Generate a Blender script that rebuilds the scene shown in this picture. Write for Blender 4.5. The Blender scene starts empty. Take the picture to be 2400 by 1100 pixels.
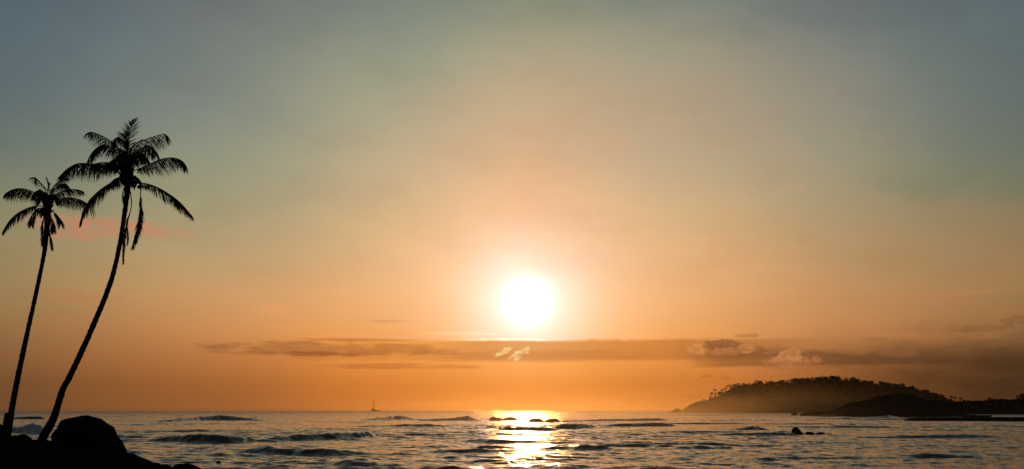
import bpy, math, random
import numpy as np
from mathutils import Vector, noise as mnoise

random.seed(7)
RNG = np.random.default_rng(11)
SC = bpy.context.scene
COL = SC.collection

# ------------------------------------------------------------------ camera
F = 2305.0            # focal length in photo pixels (photo 2400 wide)
Y0 = 960.4            # eye level row
EYE = 4.0             # metres above the water
R_EARTH = 6.371e6
cam_d = bpy.data.cameras.new('camera')
cam = bpy.data.objects.new('camera', cam_d)
COL.objects.link(cam)
cam.location = (0, 0, EYE)
cam.rotation_euler = (math.radians(90), 0, 0)
cam_d.sensor_width = 36.0
cam_d.lens = 36.0 * F / 2400.0
cam_d.shift_y = (Y0 - 550) / 2400.0
cam_d.clip_start = 0.5
cam_d.clip_end = 60000
SC.camera = cam

SUN_AZ = math.atan((1236 - 1200) / F)
SUN_EL = math.atan((Y0 - 708) / F)

# ------------------------------------------------------------------ exposure
SC.view_settings.view_transform = 'Standard'
SC.view_settings.look = 'None'
SC.view_settings.exposure = 0
SC.view_settings.gamma = 1
SC.view_settings.use_curve_mapping = False
SC.render.engine = 'CYCLES'
SC.cycles.use_denoising = True
SC.cycles.volume_bounces = 0
SC.cycles.max_bounces = 5
SC.cycles.diffuse_bounces = 2
SC.cycles.glossy_bounces = 3
SC.cycles.sample_clamp_direct = 0
SC.cycles.sample_clamp_indirect = 6


def lin(c):
    return tuple((v / 255 / 12.92) if v / 255 <= 0.04045 else (((v / 255 + 0.055) / 1.055) ** 2.4) for v in c)


# ------------------------------------------------------------------ node arithmetic
class N:
    """A float socket with arithmetic."""
    nt = None

    def __init__(self, s):
        self.s = s

    @staticmethod
    def op(o, *a, clamp=False):
        n = N.nt.nodes.new('ShaderNodeMath')
        n.operation = o
        n.use_clamp = clamp
        for i, v in enumerate(a):
            if isinstance(v, N):
                N.nt.links.new(v.s, n.inputs[i])
            else:
                n.inputs[i].default_value = v
        return N(n.outputs[0])

    def __add__(s, o): return N.op('ADD', s, o)
    def __radd__(s, o): return N.op('ADD', s, o)
    def __sub__(s, o): return N.op('SUBTRACT', s, o)
    def __rsub__(s, o): return N.op('SUBTRACT', o, s)
    def __mul__(s, o): return N.op('MULTIPLY', s, o)
    def __rmul__(s, o): return N.op('MULTIPLY', s, o)
    def __truediv__(s, o): return N.op('DIVIDE', s, o)


def nexp(a): return N.op('EXPONENT', a)


def smooth(v, a, b, lo=0.0, hi=1.0):
    n = N.nt.nodes.new('ShaderNodeMapRange')
    n.interpolation_type = 'SMOOTHSTEP'
    N.nt.links.new(v.s, n.inputs[0])
    n.inputs[1].default_value = a
    n.inputs[2].default_value = b
    n.inputs[3].default_value = lo
    n.inputs[4].default_value = hi
    return N(n.outputs[0])


def vscale(col, f):
    n = N.nt.nodes.new('ShaderNodeVectorMath')
    n.operation = 'SCALE'
    if isinstance(col, tuple):
        n.inputs[0].default_value = col
    else:
        N.nt.links.new(col, n.inputs[0])
    if isinstance(f, N):
        N.nt.links.new(f.s, n.inputs['Scale'])
    else:
        n.inputs['Scale'].default_value = f
    return n.outputs[0]


def vop(o, a, b):
    n = N.nt.nodes.new('ShaderNodeVectorMath')
    n.operation = o
    for i, v in enumerate((a, b)):
        if isinstance(v, tuple):
            n.inputs[i].default_value = v
        else:
            N.nt.links.new(v, n.inputs[i])
    return n.outputs[0]


def vmix(a, b, f):
    n = N.nt.nodes.new('ShaderNodeMix')
    n.data_type = 'VECTOR'
    N.nt.links.new(f.s, n.inputs[0])
    for i, v in ((4, a), (5, b)):
        if isinstance(v, tuple):
            n.inputs[i].default_value = v
        else:
            N.nt.links.new(v, n.inputs[i])
    return n.outputs[1]


def fbm(vec, scale, detail=5.0, rough=0.55, dist=0.0):
    n = N.nt.nodes.new('ShaderNodeTexNoise')
    N.nt.links.new(vec, n.inputs['Vector'])
    n.inputs['Scale'].default_value = scale
    n.inputs['Detail'].default_value = detail
    n.inputs['Roughness'].default_value = rough
    n.inputs['Distortion'].default_value = dist
    return N(n.outputs[0])


def combine(x, y, z=0.0):
    n = N.nt.nodes.new('ShaderNodeCombineXYZ')
    for i, v in enumerate((x, y, z)):
        if isinstance(v, N):
            N.nt.links.new(v.s, n.inputs[i])
        else:
            n.inputs[i].default_value = v
    return n.outputs[0]


# ------------------------------------------------------------------ world: evening sky
world = bpy.data.worlds.new('World')
SC.world = world
world.use_nodes = True
nt = world.node_tree
N.nt = nt
for n in list(nt.nodes):
    nt.nodes.remove(n)
out = nt.nodes.new('ShaderNodeOutputWorld')
bg = nt.nodes.new('ShaderNodeBackground')
nt.links.new(bg.outputs[0], out.inputs[0])
tc = nt.nodes.new('ShaderNodeTexCoord')
sep = nt.nodes.new('ShaderNodeSeparateXYZ')
nt.links.new(tc.outputs['Generated'], sep.inputs[0])
dx, dy, dz = (N(sep.outputs[i]) for i in range(3))
DEG = 57.29578
az = N.op('ARCTAN2', dx, dy) * DEG                 # degrees, 0 = straight ahead, + to the right
el = N.op('ARCSINE', dz) * DEG
daz = N.op('ABSOLUTE', az - math.degrees(SUN_AZ))


def pxaz(x, y=0): return math.degrees(math.atan((x - 1200) / F))
def pxel(x, y): return math.degrees(math.atan((Y0 - y) / math.hypot(F, x - 1200)))


def ramp(stops):
    """stops: (elevation in degrees, sRGB); ramp over -2..92 degrees, warped so low elevations get room"""
    n = nt.nodes.new('ShaderNodeValToRGB')
    cr = n.color_ramp
    cr.interpolation = 'EASE' if False else 'LINEAR'
    while len(cr.elements) > 1:
        cr.elements.remove(cr.elements[-1])
    first = True
    for e, c in stops:
        p = max(0, min(1, (max(e, 0) / 90.0) ** 0.5))
        if first:
            el0 = cr.elements[0]
            el0.position = p
            first = False
        else:
            el0 = cr.elements.new(p)
        el0.color = (*lin(c), 1)
    nt.links.new(tpos.s, n.inputs[0])
    return n.outputs[0]


tpos = N.op('POWER', N.op('MAXIMUM', el, 0.0) / 90.0, 0.5)
E = [0, 1.5, 2.75, 4.5, 6.5, 8.9, 11.3, 13.6, 16, 19.4, 22.6, 35, 60, 90]
zen = [(96, 102, 98), (80, 85, 82), (70, 76, 76)]
COLS = [
    (0, [(242, 134, 24), (248, 143, 30), (250, 158, 50), (256, 178, 62), (258, 186, 86), (253, 182, 102), (240, 176, 110),
         (222, 170, 118), (203, 170, 126), (168, 163, 132), (136, 139, 117)] + zen),
    (8, [(200, 106, 26), (217, 122, 33), (236, 142, 54), (244, 156, 58), (243, 172, 96), (226, 172, 112), (210, 170, 117),
         (193, 167, 126), (172, 162, 130), (153, 157, 131), (124, 134, 121)] + zen),
    (17, [(155, 88, 42), (172, 100, 48), (188, 116, 62), (210, 140, 82), (210, 154, 102), (194, 163, 118), (170, 160, 122),
          (156, 157, 129), (140, 147, 131), (122, 128, 121), (110, 117, 117)] + zen),
    (28, [(106, 71, 41), (114, 77, 43), (136, 93, 55), (150, 112, 70), (156, 131, 87), (146, 136, 99), (128, 133, 109),
          (107, 121, 113), (96, 111, 115), (90, 110, 118), (76, 91, 105)] + zen),
    (55, [(84, 62, 50), (88, 65, 50), (92, 70, 54), (94, 74, 58), (92, 78, 64), (86, 78, 70), (80, 78, 74),
          (74, 76, 76), (70, 74, 77), (64, 71, 77), (62, 70, 77), (60, 69, 77), (62, 73, 80), (70, 76, 76)]),
    (110, [(48, 46, 50), (50, 47, 51), (52, 49, 53), (54, 51, 56), (54, 52, 58), (53, 53, 60), (52, 54, 61),
           (51, 54, 62), (50, 54, 62), (48, 53, 62), (46, 52, 62), (46, 53, 63), (52, 61, 70), (70, 76, 76)]),
    (180, [(42, 40, 44), (43, 41, 45), (44, 42, 46), (46, 44, 49), (47, 45, 51), (46, 46, 53), (46, 47, 54),
           (45, 47, 55), (44, 47, 55), (43, 47, 56), (42, 47, 56), (42, 49, 58), (50, 59, 68), (70, 76, 76)]),
]
SIG = [5, 6, 7.5, 11, 20, 34, 40]
acc = wsum = None
for (c, cols), s in zip(COLS, SIG):
    d = (daz - c) / s
    w = nexp(d * d * -1.0) + 1e-5
    v = vscale(ramp(list(zip(E, cols))), w)
    acc = v if acc is None else vop('ADD', acc, v)
    wsum = w if wsum is None else wsum + w
sky = vscale(acc, 1.0 / wsum if False else N.op('DIVIDE', 1.0, wsum))

# a little of the physical sky underneath it
nish = nt.nodes.new('ShaderNodeTexSky')
nish.sky_type = 'NISHITA'
nish.sun_disc = False
nish.sun_elevation = SUN_EL
nish.sun_rotation = SUN_AZ
nish.air_density = 1.0
nish.dust_density = 4.0
sky = vop('ADD', vscale(sky, 0.96), vscale(nish.outputs[0], 0.0015))

# warped direction for the clouds (degrees)
dir2 = combine(az, el)
dirs = combine(az * 0.35, el * 1.6)                # stretched along the horizon
n_fine = fbm(combine(az, el * 1.5), 2.2, 7, 0.62)
n_mid = fbm(dir2, 0.9, 5, 0.55)
n_puff = fbm(combine(az + 31.0, el * 1.4 + 5.0), 2.4, 4, 0.55)
n_wisp2 = fbm(combine(az + 11.0, el * 1.5), 1.3, 5, 0.55)
n_wisp = fbm(combine(az * 0.7, el * 1.6), 0.9, 6, 0.6)
n_str = fbm(dirs, 0.9, 6, 0.6)
n_str2 = fbm(combine(az * 0.12, el * 1.1), 1.0, 4, 0.5)

v_dk = (n_str - 0.5) * 4.0
# soft, large unevenness of the high veil
veil = fbm(combine(az * 0.5 + el * 0.35, el * 0.8), 0.11, 4, 0.5)
sky = vop('MULTIPLY', sky, vmix((0.93, 0.95, 0.99), (1.07, 1.05, 1.01), smooth(veil, 0.3, 0.7)))


def blob(x, y, w, h, soft=0.5, noise=None, amp=0.6, tilt=0.0):
    """mask 0..1: ellipse at a place in the sky (given where it stands), frayed by noise"""
    a0, e0 = pxaz(x), pxel(x, y)
    k = 57.3 / F
    da = (az - a0)
    de = (el - e0)
    if tilt:
        de = de - da * tilt
    u = da / (w * k)
    v = de / (h * k)
    r = u * u + v * v
    if noise is not None:
        r = r + (noise - 0.5) * (amp * 8)
    return smooth(r, 1.0 + soft, 1.0 - soft, 0.0, 1.0)


def darken(mask, mult, amount=1.0):
    global sky
    sky = vop('MULTIPLY', sky, vmix((1.0, 1.0, 1.0), mult, mask * amount))


def mixin(mask, srgb, amount=1.0, tex=None):
    global sky
    if tex is not None:
        mask = mask * smooth(tex, 0.34, 0.64, 0.4, 1.0)
    sky = vmix(sky, lin(srgb), mask * amount)


def light(mask, mult, amount=1.0):
    darken(mask, mult, amount)


# sun glow, before the low cloud bank so that the bank veils it
sd = (math.sin(SUN_AZ) * math.cos(SUN_EL), math.cos(SUN_AZ) * math.cos(SUN_EL), math.sin(SUN_EL))
dotn = nt.nodes.new('ShaderNodeVectorMath')
dotn.operation = 'DOT_PRODUCT'
nt.links.new(tc.outputs['Generated'], dotn.inputs[0])
dotn.inputs[1].default_value = sd
th = N.op('ARCCOSINE', N.op('MINIMUM', N(dotn.outputs['Value']), 0.999999)) * DEG
g_core = nexp((th / 0.88) * (th / 0.88) * -1.0) * 3.0
g_wide = nexp(th / -4.3)
g_soft = nexp((th / 3.15) * (th / 3.15) * -1.0)
glow = vop('ADD', vop('ADD', vscale((1.0, 0.95, 0.98), g_core), vscale((0.10, 0.32, 0.48), g_soft)), vscale((0.34, 0.38, 0.46), g_wide))
# the bank dims the glow below its crisp upper edge
edge = el + (n_str - 0.5) * 0.35 + (n_fine - 0.5) * 0.18
bank_edge = smooth(edge, pxel(1240, 803), pxel(1240, 792))
sky = vop('ADD', sky, vscale(glow, bank_edge * 0.82 + 0.18))

# the low bank across the horizon
bank_c = smooth(edge, pxel(1240, 852), pxel(1240, 838)) * smooth(edge, pxel(1240, 795), pxel(1240, 803)) \
    * smooth(az, pxaz(950), pxaz(1150)) * smooth(az, pxaz(2000), pxaz(1700))
darken(bank_c, (0.74, 0.69, 0.74), 0.95)
k_top = (pxel(1900, 820) - pxel(1600, 802)) / (pxaz(1900) - pxaz(1600))
v_top = el - (pxel(1600, 802) + (az - pxaz(1600)) * k_top) + (n_mid - 0.5) * 0.8 + (n_fine - 0.5) * 0.25
bank_r = smooth(el + (n_str - 0.5) * 0.25, pxel(1800, 863), pxel(1800, 855)) * smooth(v_top, 0.15, -0.25) * smooth(az, pxaz(1560), pxaz(1720)) * smooth(az, pxaz(2300), pxaz(1950), 0.15, 1.0)
darken(bank_r, (0.50, 0.51, 0.60), 0.85)
dark_r = smooth(az + (n_mid - 0.5) * 3, pxaz(1780), pxaz(2300)) * smooth(el + (n_str2 - 0.5) * 1.0 + (n_mid - 0.5) * 0.6, pxel(2300, 775), pxel(2300, 845))
darken(dark_r, (0.38, 0.42, 0.50), 0.9)
darken(smooth(az, pxaz(1650), pxaz(2400)) * smooth(el, 26.0, 10.0), (0.82, 0.80, 0.78), 0.9)
# streaks left of the sun
darken(blob(775, 818, 240, 13, 0.8, n_str, 0.9), (0.66, 0.62, 0.66), 0.9)
darken(blob(690, 829, 150, 5, 0.8, n_str, 0.7), (0.70, 0.64, 0.66), 0.8)
darken(blob(850, 797, 105, 4, 0.8, n_str, 0.5), (0.72, 0.66, 0.66), 0.85)
darken(blob(910, 753, 45, 2.6, 0.8, n_str, 0.6), (0.82, 0.76, 0.76), 0.8)
darken(blob(950, 859, 160, 7, 0.8, n_str, 0.8), (0.76, 0.70, 0.70), 0.9)
darken(blob(1130, 835, 420, 12, 0.9, n_str, 1.1), (0.84, 0.80, 0.82), 0.7)
light(blob(1190, 797, 130, 2.6, 0.9, n_str, 0.4), (1.5, 1.6, 1.9), 0.9)
light(blob(1080, 782, 90, 3, 0.9, n_str, 0.7), (1.15, 1.2, 1.3), 0.8)
# broken dusk-pink wisps, higher up
for (x, y, w, h, c, a) in [
        (235, 533, 130, 20, (198, 130, 98), 0.75), (165, 556, 60, 8, (196, 128, 98), 0.6), (350, 535, 60, 14, (200, 136, 100), 0.4),
        (435, 552, 25, 9, (200, 140, 104), 0.45), (185, 697, 75, 15, (186, 120, 78), 0.4), (640, 728, 40, 13, (240, 158, 104), 0.45),
        (1225, 308, 22, 16, (210, 164, 128), 0.35), (1435, 340, 45, 30, (214, 160, 124), 0.30), (1550, 285, 45, 14, (200, 162, 128), 0.25),
        (1705, 500, 30, 14, (216, 158, 116), 0.35), (1850, 440, 40, 12, (196, 156, 118), 0.28), (1700, 612, 70, 26, (222, 158, 110), 0.35),
        (1495, 455, 22, 22, (226, 172, 134), 0.22), (2180, 690, 160, 6, (190, 128, 82), 0.4), (2330, 640, 110, 20, (170, 120, 78), 0.3),
        (50, 575, 60, 14, (176, 132, 96), 0.3), (1290, 590, 60, 50, (255, 226, 170), 0.25)]:
    mixin(blob(x, y, w, h, 0.95, n_wisp, 0.45), c, a, n_wisp2)
n_veil = fbm(combine(az * 0.5 + el * 0.3, el * 0.9 - az * 0.1), 0.32, 6, 0.6)
mixin(blob(1520, 380, 480, 270, 0.98, n_veil, 0.25), (222, 170, 128), 0.28, n_veil)
mixin(blob(1330, 250, 330, 150, 0.98, n_veil, 0.3), (206, 166, 132), 0.17, n_veil)
mixin(blob(2050, 620, 420, 130, 0.98, n_veil, 0.4), (196, 134, 84), 0.30, n_veil)
darken(smooth(n_veil, 0.42, 0.68) * smooth(el, 4.0, 9.0), (0.95, 0.94, 0.94), 1.0)
darken(smooth(az, pxaz(1750), pxaz(2350)) * smooth(v_dk, -0.6, 0.6) * smooth(el, pxel(2300, 720), pxel(2300, 800)), (0.72, 0.72, 0.74), 0.8)
# cumulus tufts in front of the bank, lit along their rims
for (x, y, w, h, c, a) in [
        (1634, 817, 24, 14, (220, 146, 82), 0.8), (1700, 816, 45, 16, (196, 126, 76), 0.6), (1750, 819, 22, 9, (204, 132, 78), 0.8), (1598, 853, 30, 10, (224, 142, 72), 0.7),
        (1845, 848, 48, 12, (198, 128, 78), 0.85), (1852, 832, 24, 14, (202, 132, 80), 0.85), (1914, 843, 12, 8, (184, 116, 68), 0.75),
        (1805, 827, 16, 4, (178, 112, 66), 0.5), (2290, 780, 40, 16, (160, 108, 66), 0.45), (2370, 735, 40, 16, (168, 112, 68), 0.5),
        (2120, 830, 30, 8, (140, 92, 56), 0.5), (2250, 705, 30, 10, (176, 120, 74), 0.4)]:
    mixin(blob(x, y, w, h, 0.6, n_fine, 0.5), c, a, n_puff)
for (x, y, w, h, m, a) in [
        (1690, 808, 42, 11, (0.58, 0.57, 0.62), 0.9), (1850, 852, 40, 5, (0.86, 0.85, 0.86), 0.7), (1752, 787, 28, 5, (0.72, 0.70, 0.74), 0.8), (2385, 750, 32, 9, (0.72, 0.72, 0.78), 0.7),
        (1655, 882, 15, 4, (0.8, 0.78, 0.8), 0.7), (1700, 886, 12, 5, (0.8, 0.78, 0.8), 0.7), (2045, 795, 28, 4, (0.8, 0.78, 0.8), 0.7),
        (1618, 930, 25, 4, (0.86, 0.84, 0.86), 0.7), (2300, 770, 60, 8, (0.76, 0.75, 0.8), 0.6), (1880, 862, 90, 4, (0.86, 0.85, 0.88), 0.6)]:
    darken(blob(x, y, w, h, 0.4, n_fine, 0.6), m, a)
# the small bright cloudlets under the sun
for (x, y, w, h, t) in [(1181, 824, 17, 7, 0.5), (1216, 827, 20, 6, 0.5), (1236, 820, 6, 8, 0.0), (1212, 840, 10, 5, 0.4)]:
    mixin(blob(x, y, w, h, 0.8, n_fine, 0.8, t), (255, 222, 150), 0.85, n_puff)

nt.links.new(sky, bg.inputs[0])
bg.inputs[1].default_value = 1.0

# ------------------------------------------------------------------ sun
sun_d = bpy.data.lights.new('sun', 'SUN')
sun = bpy.data.objects.new('sun', sun_d)
COL.objects.link(sun)
sun_d.energy = 0.65
sun_d.angle = math.radians(0.53)
sun_d.color = (1.0, 0.47, 0.14)
sun.rotation_euler = Vector((-sd[0], -sd[1], -sd[2])).to_track_quat('-Z', 'Y').to_euler()
sun.location = (40, 200, 60)


# ------------------------------------------------------------------ helpers
def drop(y, x=0.0): return -(x * x + y * y) / (2 * R_EARTH)


def depth_of(y):
    """distance of a point on the water seen at photo row y"""
    a = (y - Y0) / F
    d = EYE / a
    for _ in range(20):
        d = EYE / max(a - d / (2 * R_EARTH), 1e-5)
    return d


def P(x, y, D):
    """world point at distance D straight ahead seen at photo pixel x, y"""
    return Vector((D * (x - 1200) / F, D, EYE + D * (Y0 - y) / F))


def mesh_obj(name, verts, faces, mat=None, parent=None, smooth=False, loc=None):
    me = bpy.data.meshes.new(name)
    me.from_pydata([tuple(v) for v in verts], [], faces)
    me.update()
    if mat:
        me.materials.append(mat)
    if smooth:
        me.shade_smooth()
    o = bpy.data.objects.new(name, me)
    COL.objects.link(o)
    if parent:
        o.parent = parent
    if loc is not None:
        o.location = loc
    return o


def tag(o, label=None, cat=None, group=None, kind=None):
    if label: o['label'] = label
    if cat: o['category'] = cat
    if group: o['group'] = group
    if kind: o['kind'] = kind
    return o


def empty(name, loc, label, cat, group=None):
    o = bpy.data.objects.new(name, None)
    COL.objects.link(o)
    o.location = loc
    return tag(o, label, cat, group)


def copy_tree(o, parent=None):
    c = o.copy()
    COL.objects.link(c)
    c.parent = parent
    for ch in list(o.children):
        copy_tree(ch, c)
    return c


def material(name, c1, c2, scale, rough=0.8, bump=0.0, detail=5, coord='Object', spec=0.3, bdist=0.05):
    m = bpy.data.materials.new(name)
    m.use_nodes = True
    t = m.node_tree
    b = t.nodes['Principled BSDF']
    tcn = t.nodes.new('ShaderNodeTexCoord')
    no = t.nodes.new('ShaderNodeTexNoise')
    no.inputs['Scale'].default_value = scale
    no.inputs['Detail'].default_value = detail
    t.links.new(tcn.outputs[coord], no.inputs['Vector'])
    r = t.nodes.new('ShaderNodeValToRGB')
    r.color_ramp.elements[0].position = 0.3
    r.color_ramp.elements[1].position = 0.7
    r.color_ramp.elements[0].color = (*c1, 1)
    r.color_ramp.elements[1].color = (*c2, 1)
    t.links.new(no.outputs[0], r.inputs[0])
    t.links.new(r.outputs[0], b.inputs['Base Color'])
    b.inputs['Roughness'].default_value = rough
    b.inputs['Specular IOR Level'].default_value = spec
    if bump:
        bn = t.nodes.new('ShaderNodeBump')
        bn.inputs['Strength'].default_value = bump
        bn.inputs['Distance'].default_value = bdist
        t.links.new(no.outputs[0], bn.inputs['Height'])
        t.links.new(bn.outputs[0], b.inputs['Normal'])
    return m


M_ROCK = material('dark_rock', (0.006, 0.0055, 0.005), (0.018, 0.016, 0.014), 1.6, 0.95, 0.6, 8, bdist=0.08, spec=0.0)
M_FAR_ROCK = material('sea_rock', (0.010, 0.009, 0.008), (0.028, 0.024, 0.02), 0.6, 0.85, 0.5, 6, bdist=0.2, spec=0.05)
M_BARK = material('palm_bark', (0.025, 0.021, 0.017), (0.06, 0.052, 0.042), 9, 0.9, 0.5, 5, spec=0.0)
M_LEAF = material('palm_leaf', (0.018, 0.030, 0.010), (0.040, 0.058, 0.018), 3, 0.8, 0, spec=0.02)
M_DRY = material('dry_frond', (0.035, 0.026, 0.014), (0.07, 0.052, 0.03), 4, 0.85, 0, spec=0.1)
M_NUT = material('coconut_husk', (0.02, 0.022, 0.01), (0.05, 0.045, 0.02), 14, 0.7, 0.2)
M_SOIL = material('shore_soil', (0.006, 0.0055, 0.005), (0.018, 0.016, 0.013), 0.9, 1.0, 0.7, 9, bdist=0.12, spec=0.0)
M_HILL = material('hill_soil', (0.018, 0.022, 0.010), (0.05, 0.045, 0.025), 0.06, 0.95, 0.4, 8, bdist=1.0, spec=0.05)
M_TREE = material('tree_foliage', (0.020, 0.032, 0.010), (0.045, 0.060, 0.020), 0.35, 0.9, 0, spec=0.05)
M_HULL = material('boat_hull', (0.05, 0.05, 0.05), (0.08, 0.08, 0.08), 2.0, 0.6)
M_MAST = material('boat_spar', (0.03, 0.03, 0.03), (0.05, 0.05, 0.05), 2.0, 0.7)
M_CONC = material('jetty_concrete', (0.05, 0.047, 0.042), (0.09, 0.083, 0.074), 0.8, 0.9, 0.3)
M_WOOD = material('weathered_wood', (0.03, 0.024, 0.018), (0.06, 0.05, 0.038), 5, 0.9, 0.3)


# ------------------------------------------------------------------ sea
def sea_heights(X, Y, DR):
    """height field of the water: chop, swell and the named breakers"""
    r = np.hypot(X, Y)
    azr = np.arctan2(X, Y)
    h = np.zeros_like(X)
    rng = np.random.default_rng(5)
    # patchiness
    patch = np.zeros_like(X)
    for i in range(9):
        k = rng.uniform(0.012, 0.09)
        a = rng.uniform(0, math.pi)
        patch += np.sin(X * k * math.cos(a) + Y * k * math.sin(a) + rng.uniform(0, 7)) / 9
    patch = np.clip(1 + patch * 1.4, 0.35, 1.9)
    ncomp = 84
    for i in range(ncomp):
        lam = 0.7 * (34 / 0.7) ** (i / (ncomp - 1)) * rng.uniform(0.9, 1.1)
        k = 2 * math.pi / lam
        spread = 0.6 if lam < 3 else 0.38
        th_ = -math.pi / 2 + rng.normal(0.12, spread)
        slope = 0.024 if lam < 1.8 else 0.024 * (1.8 / lam) ** 0.72
        amp = slope / k
        ph = X * (k * math.cos(th_)) + Y * (k * math.sin(th_)) + rng.uniform(0, 6.283)
        lod = np.clip((lam / np.maximum(DR, 0.1) - 2.5) / 3.0, 0, 1)
        c = np.cos(ph)
        h += amp * lod * patch * (c + 0.35 * (2 * c * c - 1))
    # long low swell lines towards the shore
    warp = 9 * np.sin(X * 0.018 + 1.3) + 5 * np.sin(X * 0.043 + 0.4) + 12 * np.sin(X * 0.007)
    sw = np.cos((Y + warp) * (2 * math.pi / 46.0))
    h += 0.10 * (np.clip(sw, 0, 1) ** 3) * np.clip((r - 60) / 60, 0, 1) * patch
    foam = np.zeros_like(X)
    # breakers: points (x, y_base, height) in where they stand; foam amount
    jag = np.zeros_like(X)
    for i in range(10):
        k = rng.uniform(0.25, 2.2)
        jag += np.sin(X * k + Y * rng.uniform(-.5, .5) * k + rng.uniform(0, 6)) * (0.5 / k ** 0.5) / 3
    for pts, fo in BREAKERS:
        xs = np.array([math.atan((p[0] - 1200) / F) for p in pts])
        rs = np.array([depth_of(p[1]) / math.cos(math.atan((p[0] - 1200) / F)) for p in pts])
        hs = np.array([p[2] * depth_of(p[1]) / F for p in pts])
        A = np.interp(azr, xs, hs, left=0, right=0)
        m = A > 0.01
        if not m.any():
            continue
        rc = np.interp(azr[m], xs, rs)
        Am = A[m] * (1 + 0.13 * jag[m])
        s = r[m] - rc - 0.8 * Am - jag[m] * 0.25
        wf = 0.9 * Am + 0.35 + 0.001 * rc
        wb = 4.5 * Am + 2.5
        prof = np.where(s < 0, np.exp(-(s / wf) ** 2), 1 / (1 + (s / wb) ** 2) ** 1.5)
        h[m] += Am * prof
        # trough in front
        h[m] -= 0.18 * Am * np.exp(-((s + 3.2 * wf) / (2.2 * wf)) ** 2)
        if fo > 0:
            f = fo * np.where(s < 0, np.exp(-(s / (wf * 2.2)) ** 2), np.exp(-(s / (wb * 0.35)) ** 2)) * np.clip(0.8 + jag[m], 0.2, 1.2)
            foam[m] = np.maximum(foam[m], f)
    return h, foam


BREAKERS = [
    ([(350, 1033, 0), (395, 1034, 9), (440, 1036, 16), (520, 1037, 17), (570, 1036, 13), (615, 1033, 0)], 0.12),
    ([(600, 1035, 0), (650, 1034, 8), (720, 1031, 12), (790, 1029, 11), (850, 1026, 14), (900, 1023, 0)], 0.26),
    ([(540, 1061, 0), (600, 1062, 8), (626, 1063, 17), (660, 1064, 9), (720, 1067, 12), (790, 1068, 9), (850, 1069, 0)], 0.16),
    ([(850, 986, 0), (880, 986, 6), (925, 984, 8), (938, 984, 9), (955, 985, 8), (972, 986, 0)], 0.55),
    ([(965, 988, 0), (1010, 987, 5), (1080, 986, 7), (1097, 986, 11), (1115, 987, 5), (1130, 988, 0)], 0.15),
    ([(1150, 1006, 0), (1180, 1008, 7), (1230, 1010, 9), (1280, 1010, 8), (1320, 1009, 0)], 0),
    ([(1285, 1004, 0), (1315, 1005, 11), (1350, 1005, 12), (1385, 1003, 6), (1405, 1002, 0)], 0.05),
    ([(1395, 1001, 0), (1440, 1000, 6), (1470, 1000, 8), (1550, 999, 9), (1572, 999, 6), (1585, 999, 0)], 0.12),
    ([(340, 990, 0), (400, 989, 5), (470, 986, 9), (520, 985, 11), (580, 986, 6), (640, 988, 0)], 0.22),
    ([(10, 983, 0), (40, 983, 6), (95, 983, 7), (110, 983, 0)], 0),
    ([(10, 1012, 0), (30, 1013, 10), (75, 1015, 22), (95, 1016, 18), (108, 1016, 0)], 1.0),
    ([(1670, 1020, 0), (1720, 1020, 6), (1800, 1021, 9), (1855, 1020, 6), (1880, 1020, 0)], 0.05),
    ([(2000, 1026, 0), (2080, 1027, 5), (2230, 1027, 8), (2310, 1026, 5), (2360, 1026, 0)], 0),
    ([(1690, 1007, 0), (1740, 1008, 5), (1765, 1008, 9), (1790, 1009, 5), (1810, 1009, 0)], 0.3),
    ([(1215, 1052, 0), (1330, 1053, 6), (1360, 1054, 11), (1410, 1055, 9), (1440, 1055, 0)], 0),
    ([(820, 1001, 0), (900, 1001, 3.5), (1000, 1001, 4), (1080, 1002, 0)], 0),
    ([(960, 1101, 0), (1000, 1102, 10), (1060, 1104, 13), (1110, 1104, 8), (1150, 1104, 0)], 0),
    ([(770, 1090, 0), (810, 1091, 8), (870, 1092, 5), (900, 1092, 0)], 0),
    ([(1590, 987, 0), (1650, 987, 2), (1750, 986, 2), (1800, 987, 3), (1830, 987, 0)], 0),
    ([(1990, 979, 0), (2040, 979, 1.5), (2085, 979, 5), (2110, 980, 2), (2125, 980, 0)], 0.8),
    ([(1250, 990, 0), (1350, 988, 3), (1420, 987, 4), (1540, 986, 5), (1570, 986, 0)], 0),
    ([(1620, 1080, 0), (1720, 1082, 6), (1800, 1083, 9), (1880, 1082, 0)], 0),
    ([(2050, 1072, 0), (2160, 1073, 8), (2260, 1073, 7), (2350, 1072, 0)], 0),
]


_r = random.Random(21)
for _k in range(46):
    _y = 975 + 105 * (_k / 46.0) ** 1.3 + _r.uniform(-2, 2)
    _x = _r.uniform(150, 2350)
    _l = _r.uniform(60, 260)
    _h = _r.uniform(1.2, 3.2) * (1 + (_y - 975) / 60)
    _sl = _r.uniform(-0.012, 0.012)
    BREAKERS.append(([(_x - _l, _y - _sl * _l, 0), (_x - _l * 0.5, _y - _sl * _l * 0.4, _h * 0.7), (_x, _y + _r.uniform(-0.6, 0.6), _h),
                      (_x + _l * 0.4, _y + _sl * _l * 0.4, _h * 0.6), (_x + _l, _y + _sl * _l, 0)], _r.uniform(0, 0.32)))


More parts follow.
